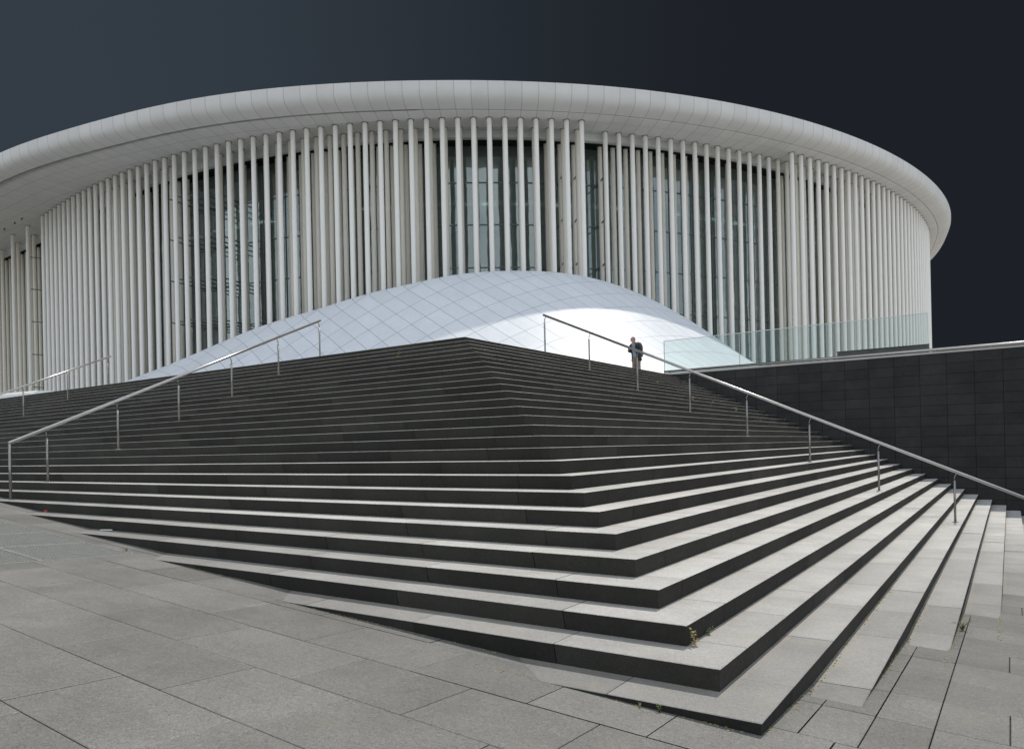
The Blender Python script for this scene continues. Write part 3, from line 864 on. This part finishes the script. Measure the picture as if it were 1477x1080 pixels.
# trousers
blob('trousers', [((0, 0, .93), (.165, .13, .12), 0)] + [((sx * (.085 + .035 * t), -.03 * math.sin(pi * t) + .02 * t + (.03 * t if sx < 0 else 0), .92 - .80 * t), (.105 - .028 * t, .115 - .03 * t, .09), 0) for sx in (1, -1.12) for t in [q / 14 for q in range(15)]], M['trouser'], person)
for sx, y in ((.12, -.05), (-.14, -.02)):
    blob('shoe', [((sx, y, .045), (.05, .14, .045), 0), ((sx, y + .06, .07), (.045, .07, .055), 0)], M['shoe'], person)
# shirt
blob('shirt', [((0, -.02, 1.04), (.17, .135, .17), 0), ((0, -.05, 1.22), (.175, .135, .22), .12), ((0, -.095, 1.39), (.15, .11, .10), .3), ((.11, -.085, 1.40), (.09, .08, .07), 0), ((-.11, -.085, 1.40), (.09, .08, .07), 0)], M['shirt'], person)
# open jacket: sides, back, sleeves
def jacket():
    m = MB(); lev = [(1.50, .075, .07, -.125, .5), (1.455, .16, .11, -.10, .62), (1.38, .215, .135, -.085, .55), (1.25, .215, .15, -.06, .5), (1.08, .205, .15, -.025, .55), (.92, .215, .16, .0, .62), (.78, .235, .17, .01, .70)]
    N = 26; rings = []
    for z, rx, ry, cy, op in lev:
        rr = []
        for i in range(N + 1):
            t = -pi / 2 + op + (2 * pi - 2 * op) * i / N
            wv = 1 + .035 * math.sin(5 * t + z * 9)
            rr.append((rx * wv * math.cos(t), cy + ry * wv * math.sin(t), z + .01 * math.sin(3 * t)))
        rings.append(rr)
    for a, b in zip(rings[:-1], rings[1:]):
        for i in range(N): m.face([a[i], b[i], b[i + 1], a[i + 1]], 0, .5, True)
    o = m.build('jacket', M['jacket'], person, weld=True)
    md = o.modifiers.new('t', 'SOLIDIFY'); md.thickness = .02
    return o
jacket()
skin_mesh('sleeve', [(.14, -.085, 1.42), (.205, -.085, 1.38), (.285, -.055, 1.15), (.205, -.26, 1.165)], [(0, 1), (1, 2), (2, 3)], [.088, .088, .068, .052], M['jacket'], person, None)
skin_mesh('sleeve', [(-.14, -.085, 1.42), (-.205, -.085, 1.38), (-.315, -.045, 1.16), (-.185, -.25, 1.215)], [(0, 1), (1, 2), (2, 3)], [.088, .088, .068, .052], M['jacket'], person, None)
blob('collar', [((0, -.115, 1.465), (.085, .075, .04), .5)], M['jacket'], person)
# backpack on the back
pack = tag(empty('backpack', (PX, PY, TOP), prz), 'black backpack with green side pocket on the back of the standing person', 'backpack')
blob('pack_body', [((0, .16, 1.25), (.17, .12, .24), -.12), ((0, .13, 1.42), (.15, .11, .10), 0), ((0, .23, 1.13), (.13, .08, .13), 0), ((0, .2, 1.0), (.15, .10, .08), 0)], M['pack'], pack)
blob('side_pocket', [((.14, .13, 1.06), (.055, .09, .12), 0)], M['packg'], pack)
for sx in (-.12, .12):
    m = MB(); m.tube([(sx, .08, 1.44), (sx, -.02, 1.50), (sx * 1.05, -.16, 1.44), (sx * 1.15, -.22, 1.28), (sx * 1.5, -.12, 1.10), (sx * 1.45, .07, 1.05)], .018, 8)
    m.build('strap', M['pack'], pack)

# ------------------------------------------------------------------ weeds and litter
def weed(loc, h, n, label, mat='leaf', spread=.6, grp=None, leafw=.012):
    root = tag(empty('weed', loc), label, 'weed', grp)
    st_ = MB(); lf = MB()
    for i in range(n):
        az = random.uniform(0, 2 * pi); lean = random.uniform(.1, spread); hh = h * random.uniform(.55, 1)
        pts = [Vector((0, 0, -.005))]
        for k in range(1, 5):
            t = k / 4; pts.append(Vector((math.cos(az) * lean * hh * t * t, math.sin(az) * lean * hh * t * t, hh * t)))
        st_.tube(pts, .0016, 5, radii=[.002, .0018, .0015, .0012, .0008])
        for k in range(1, 5):
            for s_ in range(3):
                b = pts[k] - Vector((0, 0, random.uniform(0, hh * .2))); a2 = random.uniform(0, 2 * pi); L = h * random.uniform(.12, .26)
                d = Vector((math.cos(a2), math.sin(a2), random.uniform(-.1, .7))).normalized() * L
                sd = Vector((-math.sin(a2), math.cos(a2), 0)) * L * .32
                lf.face([b, b + d * .5 + sd, b + d, b + d * .5 - sd])
    st_.build('stem', M[mat], root); lf.build('leaf', M[mat], root)
    return root
GW = 'weeds rooted in the joints of the stairs'
weed((X0 - 2 * TR + .03, 4.67, RI), .14, 3, 'tall pale weed sprouting at the foot of the third step corner', 'dryleaf', .35)
weed((X0 - 2 * TR + .012, 4.98, RI), .06, 5, 'small low weed just right of the tall pale weed', 'leaf', .8)
weed((-.415, 8.22, gz(-.41, 8.2)), .11, 9, 'bright green leafy clump at the foot of the right flight near the pavement', 'leaf', .9)
weed((-1.70, Y0 - .02, gz(-1.7, 3.9)), .05, 5, 'tiny green sprig under the lowest step', 'leaf', 1.0)
weed((-1.82, Y0 - .02, gz(-1.8, 3.9)), .035, 4, 'tiny dry sprig left of the green one under the lowest step', 'dryleaf', 1.0)
weed((-9.0, 4.66, gz(-9.0, 4.66)), .05, 14, 'flat tuft of grass at the corner of the steel grating', 'dryleaf', 1.6)
for i, (k, y, h, lab) in enumerate(((20, 19.86, .13, 'small yellow weed high on the right flight left of a rail post'), (18, 19.26, .14, 'yellowish weed on the upper right flight just right of a rail post'),
                     (17, 19.75, .16, 'bushy yellow green weed on the upper right flight'), (16, 20.9, .15, 'spreading yellow weed on the upper right flight near the wall'),
                     (14, 20.94, .09, 'pale speck of a weed on the right flight below the others near the wall'), (22, 20.01, .10, 'lone yellow weed on the upper steps below the glass corner'))):
    weed((X0 - k * TR - TR + .03 if False else X0 - k * TR - .02, y, k * RI), h, 7 if i in (2, 3) else 4, lab, 'dryleaf' if i % 2 else 'leaf', .9)
weed((-11.6, Y0 + 25 * TR - .02 + .02, 24 * RI), .22, 4, 'thin weed near the top corner of the stairs', 'dryleaf', .5)
# grit gathered along the foot of the right flight
gr = MB()
for i in range(420):
    k = random.choice((0, -1, -1, -2, 0, -3)); y = random.uniform(Y0 + .05 if k == 0 else 4.6 - k * 1.0, 9.5); x = X0 - k * TR + abs(random.gauss(0, .02)) - .015
    s_ = random.uniform(.002, .006); z = max(gz(x, y), (k - 1) * RI if k < 1 and gz(x, y) < (k - 1) * RI else -9)
    if z < -2: z = gz(x, y)
    gr.box(x - s_, x + s_, y - s_, y + s_ * 1.6, z - .001, z + s_ * 1.1)
for i in range(260):
    x = random.uniform(-9, -1.2); k = max(0, math.ceil((gz(x, 4.5)) / RI + .02)); y = Y0 + k * TR - abs(random.gauss(0, .02)) + .02
    z = gz(x, y); s_ = random.uniform(.002, .005); gr.box(x - s_ * 1.6, x + s_, y - s_, y + s_, z - .001, z + s_)
tag(gr.build('grit', M['dryleaf']), 'dry grit and crumbs gathered along the foot of the lowest steps', 'grit', kind='stuff')
root = tag(empty('litter', (-13.42, 5.66, .60)), 'crumpled red and white wrapper on the lowest step at the left', 'litter')
m = MB(); m.box(-.10, .02, -.03, .03, 0, .035, 0); m.build('wrapper', M['red'], root)
m = MB(); m.box(.025, .13, -.025, .035, .002, .028, 0, M=Matrix.Rotation(.3, 4, 'Z')); m.build('wrapper_end', M['paper'], root)
m = MB(); m.tube([(-10.78, 5.22, .462), (-10.62, 5.26, .464), (-10.52, 5.25, .468)], .008, 8)
tag(m.build('paper_scrap', M['paper']), 'thin white scrap of paper on the step right of the red wrapper', 'litter')
for i in range(3): pass

# ------------------------------------------------------------------ light
sun = bpy.data.lights.new('sun', 'SUN'); sun.energy = 2.85; sun.angle = R(.53); sun.color = (1, .94, .85)
so = bpy.data.objects.new('sun', sun); COL.objects.link(so)
d = Vector((.015, -LS, -1)).normalized()
so.rotation_euler = d.to_track_quat('-Z', 'Y').to_euler(); so.location = (0, 0, 60)
el = math.asin(-d.z); az = math.atan2(-d.x, -d.y)          # towards the sun, clockwise from +y

wd = bpy.data.worlds.new('World'); S.world = wd; wd.use_nodes = True
t = wd.node_tree; bg = t.nodes['Background']
def N(typ, **kw):
    x = t.nodes.new(typ)
    for k, v in kw.items(): setattr(x, k, v)
    return x
def mth(op, a, b=None, clamp=False):
    x = N('ShaderNodeMath', operation=op, use_clamp=clamp)
    for i, q in enumerate((a, b)):
        if q is None: continue
        if isinstance(q, (int, float)): x.inputs[i].default_value = q
        else: t.links.new(q, x.inputs[i])
    return x.outputs[0]
def dot(v, w_):
    x = N('ShaderNodeVectorMath', operation='DOT_PRODUCT'); t.links.new(v, x.inputs[0]); x.inputs[1].default_value = w_; return x.outputs['Value']
def rng(v, a, b, c, d_, sm=False):
    x = N('ShaderNodeMapRange'); x.interpolation_type = 'SMOOTHSTEP' if sm else 'LINEAR'
    for n_, q in (('From Min', a), ('From Max', b), ('To Min', c), ('To Max', d_)): x.inputs[n_].default_value = q
    t.links.new(v, x.inputs['Value']); return x.outputs[0]
def mixc(f, a, b):
    x = N('ShaderNodeMix', data_type='RGBA')
    for i, q in ((0, f), (6, a), (7, b)):
        if isinstance(q, (int, float, tuple)): x.inputs[i].default_value = q
        else: t.links.new(q, x.inputs[i])
    return x.outputs[2]
tc = N('ShaderNodeTexCoord'); D = tc.outputs['Generated']
sky = N('ShaderNodeTexSky', sky_type='NISHITA'); sky.sun_disc = False; sky.sun_elevation = el; sky.sun_rotation = az
sky.air_density = 1.0; sky.dust_density = .6
sk_ = N('ShaderNodeVectorMath', operation='SCALE'); t.links.new(sky.outputs[0], sk_.inputs[0]); sk_.inputs['Scale'].default_value = .15
cl = N('ShaderNodeTexNoise'); cl.inputs['Scale'].default_value = 2.6; cl.inputs['Detail'].default_value = 7; cl.inputs['Roughness'].default_value = .55
mp = N('ShaderNodeMapping'); mp.inputs['Scale'].default_value = (1, 1, 2.2); t.links.new(D, mp.inputs[0]); t.links.new(mp.outputs[0], cl.inputs['Vector'])
cm = rng(cl.outputs['Fac'], .38, .64, .42, 1, True)
lightsky = mixc(cm, sk_.outputs[0], (1.20, 1.265, 1.34, 1))
# sky set dark behind the hall, bright behind the camera to light the facade
H = (-.5630, .8264, 0); RT = (.8264, .5630, 0)
fwd = dot(D, (H[0] * .966, H[1] * .966, .26)); lat = dot(D, RT)
darkL, darkR = (.034, .0455, .060, 1), (.0125, .0155, .0205, 1)
dk = mixc(rng(lat, -.50, .30, 0, 1, True), darkL, darkR)
mask = rng(fwd, .20, .58, 1, 0, True)
fin = mixc(mask, dk, lightsky)
t.links.new(fin, bg.inputs['Color']); bg.inputs['Strength'].default_value = 1.0

# ------------------------------------------------------------------ camera
cam = bpy.data.cameras.new('camera'); co = bpy.data.objects.new('camera', cam); COL.objects.link(co)
F, ROLL, HS, TH, CX = 1045.8786, 0.0221192, 646.1103, 0.9728849, 744.1537
fw = Vector((-math.cos(TH), math.sin(TH), 0)); rt_ = Vector((math.sin(TH), math.cos(TH), 0)); up = Vector((0, 0, 1))
c, s = math.cos(ROLL), math.sin(ROLL)
Xc = c * rt_ - s * up; Yc = s * rt_ + c * up; Zc = -fw
co.matrix_world = Matrix(((Xc.x, Yc.x, Zc.x, 0), (Xc.y, Yc.y, Zc.y, 0), (Xc.z, Yc.z, Zc.z, 9.997045 * RI), (0, 0, 0, 1)))
cam.sensor_width = 36; cam.lens = F / 1477 * 36
cam.shift_x = (738.5 - CX) / 1477; cam.shift_y = (HS - 540) / 1477
cam.clip_start = .05; cam.clip_end = 6000
S.camera = co
S.view_settings.view_transform = 'Standard'; S.view_settings.look = 'None'; S.view_settings.exposure = 0; S.view_settings.gamma = 1
S.cycles.max_bounces = 8; S.cycles.diffuse_bounces = 4; S.cycles.transparent_max_bounces = 12
S.render.resolution_x = 1024; S.render.resolution_y = 748
